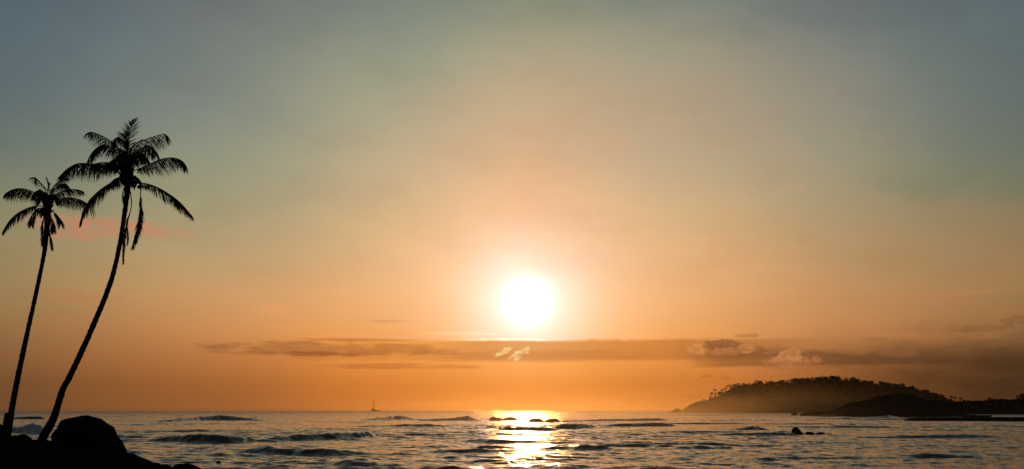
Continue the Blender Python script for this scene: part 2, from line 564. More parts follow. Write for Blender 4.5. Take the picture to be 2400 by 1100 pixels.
def build_sea():
    rows = [18.0]
    while rows[-1] < 9500:
        r = rows[-1]
        if r < 55: dr = 1.5
        elif r < 170: dr = 0.27
        elif r < 600: dr = 0.27 + (r - 170) / 430 * 0.95
        else: dr = 1.22 + (r - 600) * 0.0115
        rows.append(r + dr)
    rows = np.array(rows)
    a1 = np.linspace(-math.radians(31), math.radians(31), 800)
    a2 = np.linspace(math.radians(31), 2 * math.pi - math.radians(31), 90)[1:-1]
    az_ = np.concatenate([a1, a2])
    Rr, A = np.meshgrid(rows, az_, indexing='ij')
    X = Rr * np.sin(A)
    Y = Rr * np.cos(A)
    DR = np.gradient(rows)[:, None] * np.ones_like(X)
    DR[:, 800:] = np.maximum(DR[:, 800:], Rr[:, 800:] * 0.05)
    h, foam = sea_heights(X, Y, DR)
    h = h * np.clip(Rr / 40 - 0.5, 0, 1)
    Z = h - Rr ** 2 / (2 * R_EARTH)
    nr, na = X.shape
    co = np.stack([X, Y, Z], -1).reshape(-1, 3).astype(np.float32)
    i = np.arange(nr - 1)[:, None] * na
    j = np.arange(na)[None, :]
    j2 = (j + 1) % na
    quads = np.stack([i + j, i + j2, i + na + j2, i + na + j], -1).reshape(-1, 4)[:, ::-1]
    me = bpy.data.meshes.new('sea')
    me.vertices.add(len(co))
    me.vertices.foreach_set('co', co.ravel())
    me.loops.add(quads.size)
    me.loops.foreach_set('vertex_index', quads.ravel().astype(np.int32))
    me.polygons.add(len(quads))
    me.polygons.foreach_set('loop_start', np.arange(0, quads.size, 4, dtype=np.int32))
    me.polygons.foreach_set('loop_total', np.full(len(quads), 4, dtype=np.int32))
    me.update(calc_edges=True)
    me.shade_smooth()
    at = me.attributes.new('foam', 'FLOAT', 'POINT')
    at.data.foreach_set('value', foam.ravel().astype(np.float32))
    o = bpy.data.objects.new('sea', me)
    COL.objects.link(o)
    tag(o, kind='structure')
    me.materials.append(sea_material())
    return o


SL1, SL2, SL3 = 0.85, 0.5, 0.5


def sea_material():
    m = bpy.data.materials.new('sea_water')
    m.use_nodes = True
    t = m.node_tree
    N.nt = t
    b = t.nodes['Principled BSDF']
    b.inputs['Base Color'].default_value = (0.030, 0.034, 0.021, 1)
    b.inputs['Roughness'].default_value = 0.06
    b.inputs['IOR'].default_value = 1.333
    g = t.nodes.new('ShaderNodeNewGeometry')
    mp = t.nodes.new('ShaderNodeMapping')
    mp.inputs['Scale'].default_value = (0.75, 1.25, 1.0)
    t.links.new(g.outputs['Position'], mp.inputs[0])

    def slope(scale, k, detail):
        n = t.nodes.new('ShaderNodeTexNoise')
        t.links.new(mp.outputs[0], n.inputs['Vector'])
        n.inputs['Scale'].default_value = scale
        n.inputs['Detail'].default_value = detail
        n.inputs['Roughness'].default_value = 0.6
        n.inputs['Distortion'].default_value = 0.4
        return vop('MULTIPLY', vop('SUBTRACT', n.outputs['Color'], (0.5, 0.5, 0.5)), (k * 1.35, k, 0.0))
    tilt = vop('ADD', vop('ADD', slope(1.5, SL1, 4), slope(0.42, SL2, 3)), slope(7.0, SL3, 2))
    # farther out the mesh carries only the long swell, so the chop is in the slopes; its faces lean to the shore
    ln = t.nodes.new('ShaderNodeVectorMath')
    ln.operation = 'LENGTH'
    t.links.new(g.outputs['Position'], ln.inputs[0])
    far = smooth(N(ln.outputs['Value']), 150.0, 1500.0)
    tilt = vop('ADD', vscale(tilt, far * 0.9 + 1.0), vscale((0.0, -0.16, 0.0), far))
    nn_ = t.nodes.new('ShaderNodeVectorMath')
    nn_.operation = 'NORMALIZE'
    t.links.new(vop('ADD', g.outputs['Normal'], tilt), nn_.inputs[0])
    t.links.new(nn_.outputs[0], b.inputs['Normal'])
    at = t.nodes.new('ShaderNodeAttribute')
    at.attribute_name = 'foam'
    fn = fbm(mp.outputs[0], 0.9, 6, 0.65, 0.5)
    f = smooth(N(at.outputs['Fac']) + (fn - 0.5) * 0.9, 0.35, 0.75)
    d = t.nodes.new('ShaderNodeBsdfDiffuse')
    d.inputs[0].default_value = (0.62, 0.64, 0.64, 1)
    mx = t.nodes.new('ShaderNodeMixShader')
    t.links.new(f.s, mx.inputs[0])
    t.links.new(b.outputs[0], mx.inputs[1])
    t.links.new(d.outputs[0], mx.inputs[2])
    t.links.new(mx.outputs[0], t.nodes['Material Output'].inputs[0])
    return m


build_sea()

# ------------------------------------------------------------------ the shore the camera stands on
RIDGE = [(-2400, 985), (-700, 1003), (-200, 1012), (-40, 1016), (0, 1022), (20, 1025), (30, 1031), (60, 1034), (72, 1031), (100, 1031), (110, 1032),
         (118, 1038), (135, 1040), (200, 1050), (285, 1058), (300, 1064), (326, 1074), (334, 1079), (357, 1084), (361, 1096), (380, 1104),
         (450, 1112), (700, 1125), (1200, 1140), (2400, 1160), (6000, 1180)]


def build_shore():
    xs = np.concatenate([np.arange(-420, -44, 6.0), np.arange(-44, -14, 0.16), np.arange(-14, 20, 1.2), np.arange(20, 420, 8.0)])
    ys = np.concatenate([np.arange(-420, -10, 10.0), np.arange(-10, 44, 1.2), np.arange(44, 72, 0.22), np.arange(72, 90, 2.0)])
    rx = np.array([60 * (p[0] - 1200) / F for p in RIDGE])
    rz = np.array([EYE + 60 * (Y0 - p[1]) / F for p in RIDGE])
    verts, faces = [], []
    for y in ys:
        for x in xs:
            zr = float(np.interp(x, rx, rz))
            # how far the land reaches before it falls to the water
            reach = 60 if x < -15 else max(26, 60 - (x + 15) * 3.2)
            t = y / reach
            if y <= 0:
                z = 2.3 + min(3.0, -y * 0.02)
            elif t < 1:
                z = 2.3 + (zr - 2.3) * t if x < -15 else 2.3 * (1 - t ** 1.5) + min(zr, 0.0) * t
            else:
                fall = (y - reach)
                z = zr - 0.02 * fall - 0.09 * fall ** 1.5 if x < -15 else min(zr, 0) - 0.2 * fall
            nn = mnoise.fractal(Vector((x * 0.9, y * 0.9, 3.1)), 1.0, 2.1, 5)
            n2 = mnoise.fractal(Vector((x * 0.12, y * 0.12, 8.1)), 1.0, 2.1, 4)
            edge = math.exp(-((y - reach) / 3.0) ** 2)
            z += nn * (0.10 + 0.12 * (1 - edge)) * (1 if y > -50 else 2) + n2 * 0.15 * (1 - edge)
            if abs(x) > 300: z -= (abs(x) - 300) * 0.06
            if y < -300: z -= (-y - 300) * 0.06
            verts.append((x, y, max(z, -4)))
    nx = len(xs)
    for j in range(len(ys) - 1):
        for i in range(nx - 1):
            a = j * nx + i
            faces.append((a, a + 1, a + nx + 1, a + nx))
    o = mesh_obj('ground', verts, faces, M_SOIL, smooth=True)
    tag(o, kind='structure')


build_shore()


# ------------------------------------------------------------------ rocks
def ico(sub):
    import bmesh
    bm = bmesh.new()
    bmesh.ops.create_icosphere(bm, subdivisions=sub, radius=1.0)
    v = [x.co.copy() for x in bm.verts]
    f = [[q.index for q in p.verts] for p in bm.faces]
    bm.free()
    return v, f


def rock_from_outline(name, outline, D, depth, label, cat='rock', sub=5, rough=0.10, mat=None, seed=0.0, group=None, angular=0.0):
    """a solid rock whose side profile is a closed outline (angle -> radius), with real thickness `depth`"""
    cx = sum(p[0] for p in outline) / len(outline)
    cy = sum(p[1] for p in outline) / len(outline)
    pts = [((p[0] - cx) * D / F, (cy - p[1]) * D / F) for p in outline]

    def radius(a):
        ca, sa = math.cos(a), math.sin(a)
        best = 0.0
        for k in range(len(pts)):
            x1, z1 = pts[k]
            x2, z2 = pts[(k + 1) % len(pts)]
            den = ca * (z2 - z1) - sa * (x2 - x1)
            if abs(den) < 1e-9:
                continue
            t = (x1 * (z2 - z1) - z1 * (x2 - x1)) / den
            u = (x1 * sa - z1 * ca) / den
            if t > 0 and -1e-6 <= u <= 1 + 1e-6:
                best = max(best, t)
        return best
    R = [radius(2 * math.pi * k / 360) for k in range(360)]
    vs, fs = ico(sub)
    mean_r = sum(R) / 360
    out_v = []
    for v in vs:
        a = math.atan2(v.z, v.x) % (2 * math.pi)
        s = math.hypot(v.x, v.z)
        k = a / (2 * math.pi) * 360
        i0 = int(k) % 360
        rr = R[i0] * (1 - (k - int(k))) + R[(i0 + 1) % 360] * (k - int(k))
        sup = s ** 0.92
        p = Vector((math.cos(a) * sup * rr, v.y * depth, math.sin(a) * sup * rr))
        q = (p + Vector((seed, seed, 0))) * (1.6 / mean_r)
        nn = mnoise.fractal(q, 1.0, 2.2, 5) * rough + (mnoise.noise(q * 0.8, noise_basis='VORONOI_F1') - 0.4) * angular
        edge = 1 - 0.9 * s ** 5
        p += p.normalized() * nn * mean_r * edge
        out_v.append(p)
    c = P(cx, cy, D)
    o = mesh_obj(name, out_v, fs, mat or M_ROCK, smooth=True, loc=c)
    return tag(o, label, cat, group)


big = [(x / 4.583, 860 + y / 4.583) for x, y in
       [(590, 748), (600, 715), (625, 690), (650, 660), (672, 636), (690, 615), (704, 575), (722, 556), (760, 545), (830, 540), (858, 527), (885, 519), (925, 518),
        (960, 530), (985, 541), (1040, 550), (1066, 572), (1095, 600), (1130, 628), (1165, 648), (1188, 690), (1215, 735), (1250, 775),
        (1285, 815), (1305, 862), (1325, 915), (1360, 1010), (1330, 1120), (1000, 1190), (640, 1120), (600, 900), (605, 800)]]
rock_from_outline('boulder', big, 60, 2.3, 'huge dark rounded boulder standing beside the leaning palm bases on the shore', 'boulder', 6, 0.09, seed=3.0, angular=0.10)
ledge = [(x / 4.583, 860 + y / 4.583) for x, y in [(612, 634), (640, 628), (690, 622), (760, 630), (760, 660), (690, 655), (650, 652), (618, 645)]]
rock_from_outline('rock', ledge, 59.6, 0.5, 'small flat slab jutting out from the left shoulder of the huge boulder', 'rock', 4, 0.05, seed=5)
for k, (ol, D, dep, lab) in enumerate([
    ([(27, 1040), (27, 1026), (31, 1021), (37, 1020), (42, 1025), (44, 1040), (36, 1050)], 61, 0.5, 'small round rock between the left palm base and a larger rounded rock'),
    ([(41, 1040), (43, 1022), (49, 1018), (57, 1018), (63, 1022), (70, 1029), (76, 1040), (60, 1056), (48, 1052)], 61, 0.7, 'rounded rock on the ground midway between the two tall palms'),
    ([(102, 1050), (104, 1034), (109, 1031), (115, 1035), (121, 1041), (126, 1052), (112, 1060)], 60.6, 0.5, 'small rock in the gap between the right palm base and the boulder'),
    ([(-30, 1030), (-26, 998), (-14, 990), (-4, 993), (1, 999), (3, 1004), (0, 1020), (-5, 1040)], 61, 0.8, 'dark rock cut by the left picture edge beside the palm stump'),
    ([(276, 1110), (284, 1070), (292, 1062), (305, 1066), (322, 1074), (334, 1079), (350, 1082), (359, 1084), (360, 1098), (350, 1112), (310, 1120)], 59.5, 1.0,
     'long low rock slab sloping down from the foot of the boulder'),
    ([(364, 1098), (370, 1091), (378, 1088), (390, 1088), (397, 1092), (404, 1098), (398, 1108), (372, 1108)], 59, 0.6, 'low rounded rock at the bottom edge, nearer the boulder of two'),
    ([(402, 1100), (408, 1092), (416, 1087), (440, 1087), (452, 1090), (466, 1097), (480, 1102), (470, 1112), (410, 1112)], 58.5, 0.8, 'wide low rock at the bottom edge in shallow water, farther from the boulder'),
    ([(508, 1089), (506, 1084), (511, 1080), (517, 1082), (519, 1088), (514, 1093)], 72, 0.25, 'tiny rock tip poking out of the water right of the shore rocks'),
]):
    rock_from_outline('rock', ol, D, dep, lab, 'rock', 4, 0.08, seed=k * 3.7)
# rocks out in the water
for k, (ol, y, lab) in enumerate([
    ([(1855, 1010), (1858, 1004), (1864, 1001), (1870, 1003), (1876, 1010), (1882, 1016), (1884, 1022), (1866, 1026), (1855, 1018)], 1019, 'tall pointed dark rock in the water, first of the row of four before the islands'),
    ([(1888, 1016), (1892, 1012), (1900, 1012), (1908, 1015), (1911, 1022), (1900, 1026), (1888, 1022)], 1019, 'low dark rock right beside the tall pointed rock in the water'),
    ([(1911, 1017), (1916, 1014), (1925, 1013), (1932, 1015), (1935, 1020), (1924, 1026), (1912, 1022)], 1019.5, 'low dark rock third along in the row of four in the water'),
    ([(1934, 1018), (1940, 1016), (1948, 1016), (1953, 1019), (1950, 1024), (1938, 1024)], 1019.5, 'flattest rock at the right end of the row of four in the water'),
    ([(1145, 984), (1150, 978), (1157, 976), (1165, 979), (1176, 980), (1178, 990), (1148, 990)], 986, 'leftmost wet rock in the sun glitter near the horizon'),
    ([(1174, 984), (1180, 980), (1190, 978), (1198, 976), (1206, 979), (1212, 981), (1212, 990), (1176, 990)], 986, 'second wet rock in the sun glitter, touching the leftmost one'),
    ([(1236, 988), (1244, 982), (1255, 980), (1264, 980), (1272, 985), (1274, 994), (1240, 994)], 990, 'rounded wet rock in the glitter, directly under the sun'),
    ([(1276, 988), (1284, 983), (1295, 981), (1306, 981), (1311, 986), (1310, 993), (1278, 993)], 990, 'blunt wet rock at the right edge of the sun glitter'),
    ([(1317, 989), (1322, 986), (1331, 986), (1338, 989), (1336, 993), (1319, 993)], 990, 'small low rock just right of the blunt rock in the sun glitter'),
]):
    D = depth_of(y)
    w = (max(p[0] for p in ol) - min(p[0] for p in ol)) * D / F
    rock_from_outline('rock', ol, D, w * 0.4, lab, 'rock', 4, 0.12, seed=20 + k * 2.9, mat=M_FAR_ROCK,
                      group='rocks standing in the water')


# ------------------------------------------------------------------ palms
def catmull(pts, n):
    pts = [Vector(p) for p in pts]
    ext = [pts[0] * 2 - pts[1]] + pts + [pts[-1] * 2 - pts[-2]]
    segs = len(pts) - 1
    lens = [max((pts[i + 1] - pts[i]).length, 1e-6) for i in range(segs)]
    tot = sum(lens)
    res = []
    for k in range(n):
        s = k / (n - 1) * tot
        i = 0
        while i < segs - 1 and s > lens[i]:
            s -= lens[i]
            i += 1
        u = min(1, s / lens[i])
        p0, p1, p2, p3 = ext[i:i + 4]
        res.append(0.5 * ((2 * p1) + (p2 - p0) * u + (2 * p0 - 5 * p1 + 4 * p2 - p3) * u * u + (3 * p1 - p0 - 3 * p2 + p3) * u ** 3))
    return res


def tube(path, radii, sides=8):
    verts, faces = [], []
    n = len(path)
    ref = Vector((0, 1, 0.01))
    for i, p in enumerate(path):
        t = (path[min(i + 1, n - 1)] - path[max(i - 1, 0)]).normalized()
        a = t.cross(ref)
        if a.length < 1e-3:
            a = t.cross(Vector((1, 0, 0)))
        a.normalize()
        b = t.cross(a).normalized()
        for k in range(sides):
            an = 2 * math.pi * k / sides
            verts.append(p + (a * math.cos(an) + b * math.sin(an)) * radii[i])
    for i in range(n - 1):
        for k in range(sides):
            k2 = (k + 1) % sides
            faces.append((i * sides + k, i * sides + k2, (i + 1) * sides + k2, (i + 1) * sides + k))
    faces.append(tuple(range(sides))[::-1])
    faces.append(tuple((n - 1) * sides + k for k in range(sides)))
    return verts, faces


UP = Vector((0, 0, 1))


def leaflets(path, Lmax, rng, start=0.12, droop=0.8, density=1.0, hang=False, width=0.046, side_open=0.55, gaps=0.0, tipfan=0.5, spread_both=False):
    verts, faces = [], []
    n = len(path)
    total = sum((path[i + 1] - path[i]).length for i in range(n - 1))
    per = int(total / 0.033 * density)
    gap_at = [rng.random() for _ in range(int(gaps * 6))]
    for sgn in (-1, 1):
        for k in range(per):
            t = start + (1 - start) * (k + rng.random() * 0.8) / per
            if any(abs(t - g) < 0.02 for g in gap_at) or rng.random() < gaps * 0.25:
                continue
            f = t * (n - 1)
            i = min(int(f), n - 2)
            p = path[i].lerp(path[i + 1], f - i)
            tan = (path[i + 1] - path[i]).normalized()
            side = tan.cross(UP)
            if side.length < 0.15:
                side = Vector((1, 0.3, 0)).cross(tan)
            side.normalize()
            prof = (0.45 + 0.55 * min(1, (t - start) / 0.25)) * (1 - 0.62 * max(0, (t - 0.55) / 0.45) ** 1.6)
            L = Lmax * 1.5 * prof * rng.uniform(0.75, 1.12)
            fwd = 0.35 + tipfan * t + rng.uniform(-0.12, 0.12)
            if hang:
                rv = Vector((rng.uniform(-1, 1), rng.uniform(-1, 1), 0))
                d = tan * 0.9 + rv * 0.42 - UP * 0.3
                L *= 1.0
            else:
                d = tan * fwd + side * sgn * (side_open + rng.uniform(-0.15, 0.15)) - UP * droop * rng.uniform(0.25, 0.6)
            d.normalize()
            seg = 3
            q = p.copy()
            wv = d.cross(UP)
            if wv.length < 0.1:
                wv = Vector((1, 0, 0))
            wv = (wv.normalized() * 0.7 + Vector((rng.uniform(-.7, .7), rng.uniform(-.7, .7), rng.uniform(-.3, .3)))).normalized()
            base = len(verts)
            for s in range(seg + 1):
                ws = width * (0.7, 1.0, 0.75, 0.08)[s] * 0.5
                verts.append(q - wv * ws)
                verts.append(q + wv * ws)
                dd = droop * (0.30 + 0.25 * s) * rng.uniform(0.7, 1.3)
                d = (d - UP * dd).normalized()
                q = q + d * (L / seg)
            for s in range(seg):
                a = base + s * 2
                faces.append((a, a + 1, a + 3, a + 2))
    return verts, faces


def frond(parent, pts, D, depth_tip, Lmax, rng, origin, dead=False, name=None, depth_mid=None, label=None, rach=0.032, **kw):
    """pts in photo pixels along the midrib, root first; depth_tip metres in y at the tip"""
    n = len(pts)
    world = []
    for i, (x, y) in enumerate(pts):
        t = i / (n - 1)
        p = P(x, y, D)
        yy = depth_tip * t
        world.append(Vector((p.x * (D + yy) / D, D + yy, EYE + (p.z - EYE) * (D + yy) / D)) - origin)
    path = catmull(world, 22)
    radii = [rach * (1 - 0.85 * i / 21) + 0.004 for i in range(22)]
    v, f = tube(path, radii, 5)
    mat = M_DRY if dead else M_LEAF
    o = mesh_obj(name or ('dead_frond' if dead else 'frond'), v, f, mat, parent)
    if label: o['label'] = label
    v, f = leaflets(path, Lmax, rng, **kw)
    c = mesh_obj('leaflets', v, f, mat, o)
    c['kind'] = 'stuff'
    return o


def sphere_part(name, parent, c, r, mat, squash=1.15, sub=3):
    v, f = ico(sub)
    return mesh_obj(name, [Vector((p.x * r, p.y * r, p.z * r * squash)) for p in v], f, mat, parent, True, loc=c)


def trunk_part(parent, pts, D, origin, name='trunk'):
    path = catmull([P(x, y, D) - origin for x, y, w in pts], 90)
    ws = [w for _, _, w in pts]
    radii = []
    for i in range(90):
        t = i / 89 * (len(ws) - 1)
        k = min(int(t), len(ws) - 2)
        w = ws[k] + (ws[k + 1] - ws[k]) * (t - k)
        ring = 1 + (0.065 if i % 2 else -0.04) * (0.6 + 0.8 * random.random())
        radii.append(w * D / F / 2 * ring)
    v, f = tube(path, radii, 14)
    v = [p + Vector((mnoise.noise(p * 3.1), mnoise.noise(p * 3.1 + Vector((9, 0, 0))), 0)) * 0.018 for p in v]
    return mesh_obj(name, v, f, M_BARK, parent, smooth=True)


def z1(x, y): return (x / 2.894, 260 + y / 2.894)
def z5(x, y): return (140 + x / 5.5, 270 + y / 5.5)
def z6(x, y): return (180 + x / 5.5, 420 + y / 5.5)
def z7(x, y): return (x / 5.5, 400 + y / 5.5)


def heart(parent, cx, cy, w, h, D, origin, rng, name='crown_shaft'):
    """fibrous heart of the crown: leaf bases wrapped round the top of the stem"""
    verts, faces = [], []
    for k in range(46):
        a = rng.random() * 6.283
        hh = rng.uniform(-0.5, 0.5)
        base = P(cx, cy, D) - origin + Vector((math.cos(a) * w * 0.20, math.sin(a) * w * 0.20, hh * h * 0.85 - 0.1 * h))
        outw = Vector((math.cos(a), math.sin(a), 0))
        tip = base + outw * w * (0.18 + 0.34 * rng.random()) + UP * h * (0.18 + 0.22 * rng.random())
        mid = base.lerp(tip, 0.5) + outw * w * 0.05
        v, f = tube([base, mid, tip], [0.13 * w, 0.10 * w, 0.03 * w], 6)
        o = len(verts)
        verts += v
        faces += [tuple(i + o for i in q) for q in f]
    c = P(cx, cy, D) - origin
    v, f = tube([c - UP * h * 0.55, c - UP * 0.15 * h, c + UP * h * 0.25, c + UP * h * 0.5], [0.2 * w, 0.3 * w, 0.26 * w, 0.08 * w], 10)
    o = len(verts)
    verts += v
    faces += [tuple(i + o for i in q) for q in f]
    return mesh_obj(name, verts, faces, M_BARK, parent)


# --- the tall palm
D1 = 60.0
base1 = P(99, 1034, D1)
palm1 = empty('coconut_palm', base1, 'tallest coconut palm, leaning right, with two dead fronds hanging beside its trunk', 'palm tree')
trunk_part(palm1, [(96, 1042, 21), (100, 1028, 18.5), (110, 1009, 15.5), (121, 990, 14), (131, 965, 13), (147, 914, 13), (165, 880, 12.5), (196, 814, 12), (222, 755, 11.5),
                   (249, 690, 11), (268, 632, 10.5), (283, 560, 10), (292, 500, 10), (298, 450, 12), (299, 420, 16)], D1, base1)
rg = random.Random(3)
heart(palm1, 298, 401, 0.78, 1.7, D1, base1, rg)
G = [
    # points, tip depth, leaflet length, options
    ([z5(880, 560), z5(878, 400), z5(895, 240), z5(915, 130), z5(948, 64)], 0.6, 0.62, dict(droop=0.25, side_open=0.5, tipfan=0.7)),
    ([z5(860, 570), z5(740, 400), z5(620, 310), z5(500, 245), z5(400, 218), z5(358, 236)], 1.2, 0.72, dict(droop=0.8, gaps=0.5, density=0.8)),
    ([z5(850, 590), z5(720, 470), z5(600, 380), z5(500, 410), z5(420, 480), z5(368, 575)], -1.4, 0.75, dict(droop=0.9, gaps=0.2)),
    ([z5(850, 600), z5(790, 440), z5(775, 330), z5(760, 280), z5(735, 320)], 1.8, 0.62, dict(droop=0.8, gaps=0.3)),
    ([z5(900, 580), z5(980, 420), z5(1100, 320), z5(1230, 272), z5(1350, 242), z5(1400, 300)], 0.9, 0.82, dict(droop=0.95, gaps=0.15)),
    ([z5(905, 590), z5(1000, 470), z5(1120, 400), z5(1210, 430), z5(1245, 500)], -1.8, 0.8, dict(droop=0.95, gaps=0.2)),
    ([z5(900, 620), z5(990, 520), z5(1080, 500), z5(1130, 580)], -2.6, 0.7, dict(droop=0.95, gaps=0.2)),
    ([z5(910, 730), z5(1030, 690), z5(1180, 620), z5(1340, 560), z5(1480, 552), z5(1590, 600), z5(1625, 680)], -0.6, 0.80, dict(droop=0.85, density=1.25)),
    ([z5(850, 700), z5(700, 660), z5(540, 640), z5(360, 625), z5(230, 625), z5(100, 690), z5(0, 785)], 0.5, 0.86, dict(droop=0.85, density=1.25)),
    ([z5(850, 690), z5(740, 650), z5(620, 612), z5(500, 615), z5(420, 640)], -1.8, 0.72, dict(droop=0.9)),
    ([z5(850, 810), z5(720, 850), z5(600, 910), z5(480, 1000), z5(370, 1110), z6(160, 300), z6(90, 400), z6(45, 545)], -0.8, 0.80, dict(droop=0.8, density=1.15)),
    ([z5(920, 820), z5(990, 870), z5(1100, 882), z5(1240, 925), z5(1380, 1000), z6(1330, 300), z6(1490, 480)], 0.7, 0.72, dict(droop=0.9, gaps=0.25)),
    ([z5(860, 780), z5(780, 800), z5(700, 830), z5(650, 900)], -2.2, 0.6, dict(droop=0.9)),
    ([z5(920, 780), z5(980, 790), z5(1010, 860)], 2.0, 0.6, dict(droop=0.9)),
    ([z5(880, 600), z5(850, 480), z5(820, 470)], 3.0, 0.75, dict(droop=0.8)),
    ([z5(890, 600), z5(900, 500), z5(940, 520)], -3.0, 0.8, dict(droop=0.8)),
    ([z5(880, 640), z5(800, 560), z5(700, 560), z5(660, 640)], -2.4, 0.8, dict(droop=0.9, gaps=0.2)),
    ([z5(880, 560), z5(850, 400), z5(830, 290), z5(812, 250)], -0.5, 0.55, dict(droop=0.25, side_open=0.4, tipfan=0.7)),
    ([z5(885, 560), z5(930, 440), z5(985, 370), z5(1040, 325)], 0.8, 0.55, dict(droop=0.2, side_open=0.3, tipfan=0.8, density=0.7)),
]
for pts, dt, L, kw in G:
    frond(palm1, pts, D1, dt, L, rg, base1, **kw)
for pts, dt, L, kw, lab in [
    ([z6(735, 40), z6(800, 60), z6(822, 110), z6(822, 220), z6(825, 420), z6(795, 620), z6(722, 870)], -0.5, 0.6, dict(hang=True, droop=0.3, start=0.28, density=1.3), 'withered brown frond hanging right of the trunk'),
    ([z6(690, 160), z6(705, 300), z6(690, 420), z6(650, 540), z6(610, 760), z6(598, 1070)], -0.4, 0.42, dict(hang=True, droop=0.3, start=0.3, density=0.7), 'thin withered frond lying along the trunk'),
    ([z6(610, 110), z6(592, 180), z6(600, 250), z6(615, 330)], 0.3, 0.25, dict(hang=True, droop=0.3, start=0.2), 'short withered stub left of the trunk'),
    ([z6(640, 560), z6(655, 700), z6(650, 840)], 0.3, 0.28, dict(hang=True, droop=0.3, start=0.1, density=0.8), 'broken frond end beside the trunk'),
]:
    frond(palm1, pts, D1, dt, L, rg, base1, dead=True, label=lab, **kw)
for x, y, r, dy in [(*z6(824, 118), 0.10, -0.3), (*z5(960, 800), 0.11, -0.4), (*z5(900, 800), 0.12, -0.5), (*z5(850, 830), 0.12, -0.45), (*z5(820, 790), 0.11, -0.2), (*z5(935, 845), 0.10, 0.1)]:
    q = P(x, y, D1) - base1
    sphere_part('coconut', palm1, q + Vector((0, dy, 0)), r, M_NUT)
v, f = tube([P(*z5(930, 830), D1) - base1, P(*z5(945, 900), D1) - base1, P(*z5(968, 970), D1) - base1], [0.05, 0.09, 0.01], 6)
mesh_obj('spathe', v, f, M_DRY, palm1)

# --- the shorter palm
D2 = 64.0
base2 = P(19, 1028, D2)
palm2 = empty('coconut_palm', base2, 'shorter coconut palm at far left with a slim nearly upright trunk beside a stump', 'palm tree')
trunk_part(palm2, [(16, 1040, 15), (19, 1021, 14), (27, 965, 13), (36, 914, 12.5), (47, 860, 11.5), (62, 790, 11), (73, 740, 10), (85, 685, 9.5), (96, 633, 9), (105, 585, 9),
                   (109, 545, 9.5), (112, 500, 12), (112, 485, 15)], D2, base2)
heart(palm2, 112, 482, 0.55, 1.25, D2, base2, rg)
G2 = [
    ([z7(560, 360), z7(470, 300), z7(380, 255), z7(260, 230), z7(150, 250), z7(65, 298)], -0.6, 0.75, dict(droop=0.9, density=1.3)),
    ([z7(580, 330), z7(540, 260), z7(500, 250), z7(470, 300)], 1.8, 0.7, dict(droop=0.9, density=1.2)),
    ([z7(600, 320), z7(570, 220), z7(500, 140), z7(445, 86), z7(470, 170)], 1.2, 0.42, dict(droop=0.6, gaps=0.4, density=0.6)),
    ([z7(610, 300), z7(628, 200), z7(600, 98)], -0.3, 0.2, dict(droop=0.2, tipfan=0.9, side_open=0.2)),
    ([z7(640, 320), z7(680, 220), z7(740, 155), z7(800, 110), z7(870, 95)], 0.9, 0.48, dict(droop=0.6, gaps=0.1)),
    ([z7(640, 340), z7(700, 240), z7(780, 180), z7(850, 170), z7(872, 225)], -1.2, 0.55, dict(droop=0.9, gaps=0.3)),
    ([z7(650, 380), z7(750, 290), z7(870, 245), z7(990, 245), z7(1070, 265)], 0.5, 0.55, dict(droop=0.85, density=1.1)),
    ([z7(670, 420), z7(760, 370), z7(880, 350), z7(1020, 370), z7(1125, 425)], -0.8, 0.72, dict(droop=0.95)),
    ([z7(560, 460), z7(480, 455), z7(360, 485), z7(230, 550), z7(120, 650), z7(38, 780)], -0.5, 0.6, dict(droop=0.85, density=1.1)),
    ([z7(570, 480), z7(490, 490), z7(430, 550), z7(400, 640), z7(402, 700)], -1.4, 0.52, dict(droop=0.9)),
    ([z7(670, 520), z7(740, 580), z7(780, 640), z7(785, 690)], 0.9, 0.5, dict(droop=0.9, density=1.2)),
    ([z7(655, 580), z7(670, 660), z7(690, 790)], -0.7, 0.45, dict(droop=0.8, density=1.1)),
    ([z7(560, 480), z7(530, 500), z7(550, 580)], 1.2, 0.4, dict(droop=0.9)),
    ([z7(600, 340), z7(540, 300), z7(530, 380)], -2.4, 0.7, dict(droop=0.9)),
    ([z7(640, 340), z7(700, 300), z7(700, 380)], -2.4, 0.7, dict(droop=0.9, gaps=0.3)),
    ([z7(620, 340), z7(590, 280), z7(560, 290)], 2.6, 0.7, dict(droop=0.9)),
]
for pts, dt, L, kw in G2:
    frond(palm2, pts, D2, dt, L, rg, base2, **kw)
for pts, dt, L, kw in [
    ([z7(575, 580), z7(548, 680), z7(545, 860), z7(555, 960)], -0.4, 0.4, dict(hang=True, droop=0.3, start=0.1, density=1.4)),
    ([z7(630, 760), z7(655, 880), z7(675, 1010)], -0.3, 0.35, dict(hang=True, droop=0.3, start=0.1, density=1.2)),
]:
    frond(palm2, pts, D2, dt, L, rg, base2, dead=True, **kw)
for x, y, r, dy in [(*z7(590, 520), 0.12, -0.4), (*z7(640, 530), 0.12, -0.45), (*z7(615, 560), 0.11, -0.35), (*z7(660, 500), 0.11, -0.2)]:
    sphere_part('coconut', palm2, P(x, y, D2) - base2 + Vector((0, dy, 0)), r, M_NUT)

# third palm: stands outside the picture, only a leaf tip shows at the left edge
palm3 = copy_tree(palm2)
palm3.location = P(19 - 202, 1024, D2 + 3) + Vector((-0.05, 0, 0))
palm3.scale = (1, 1, 1.06)
palm3['label'] = 'palm outside the picture, only one leaf tip showing at the left edge'

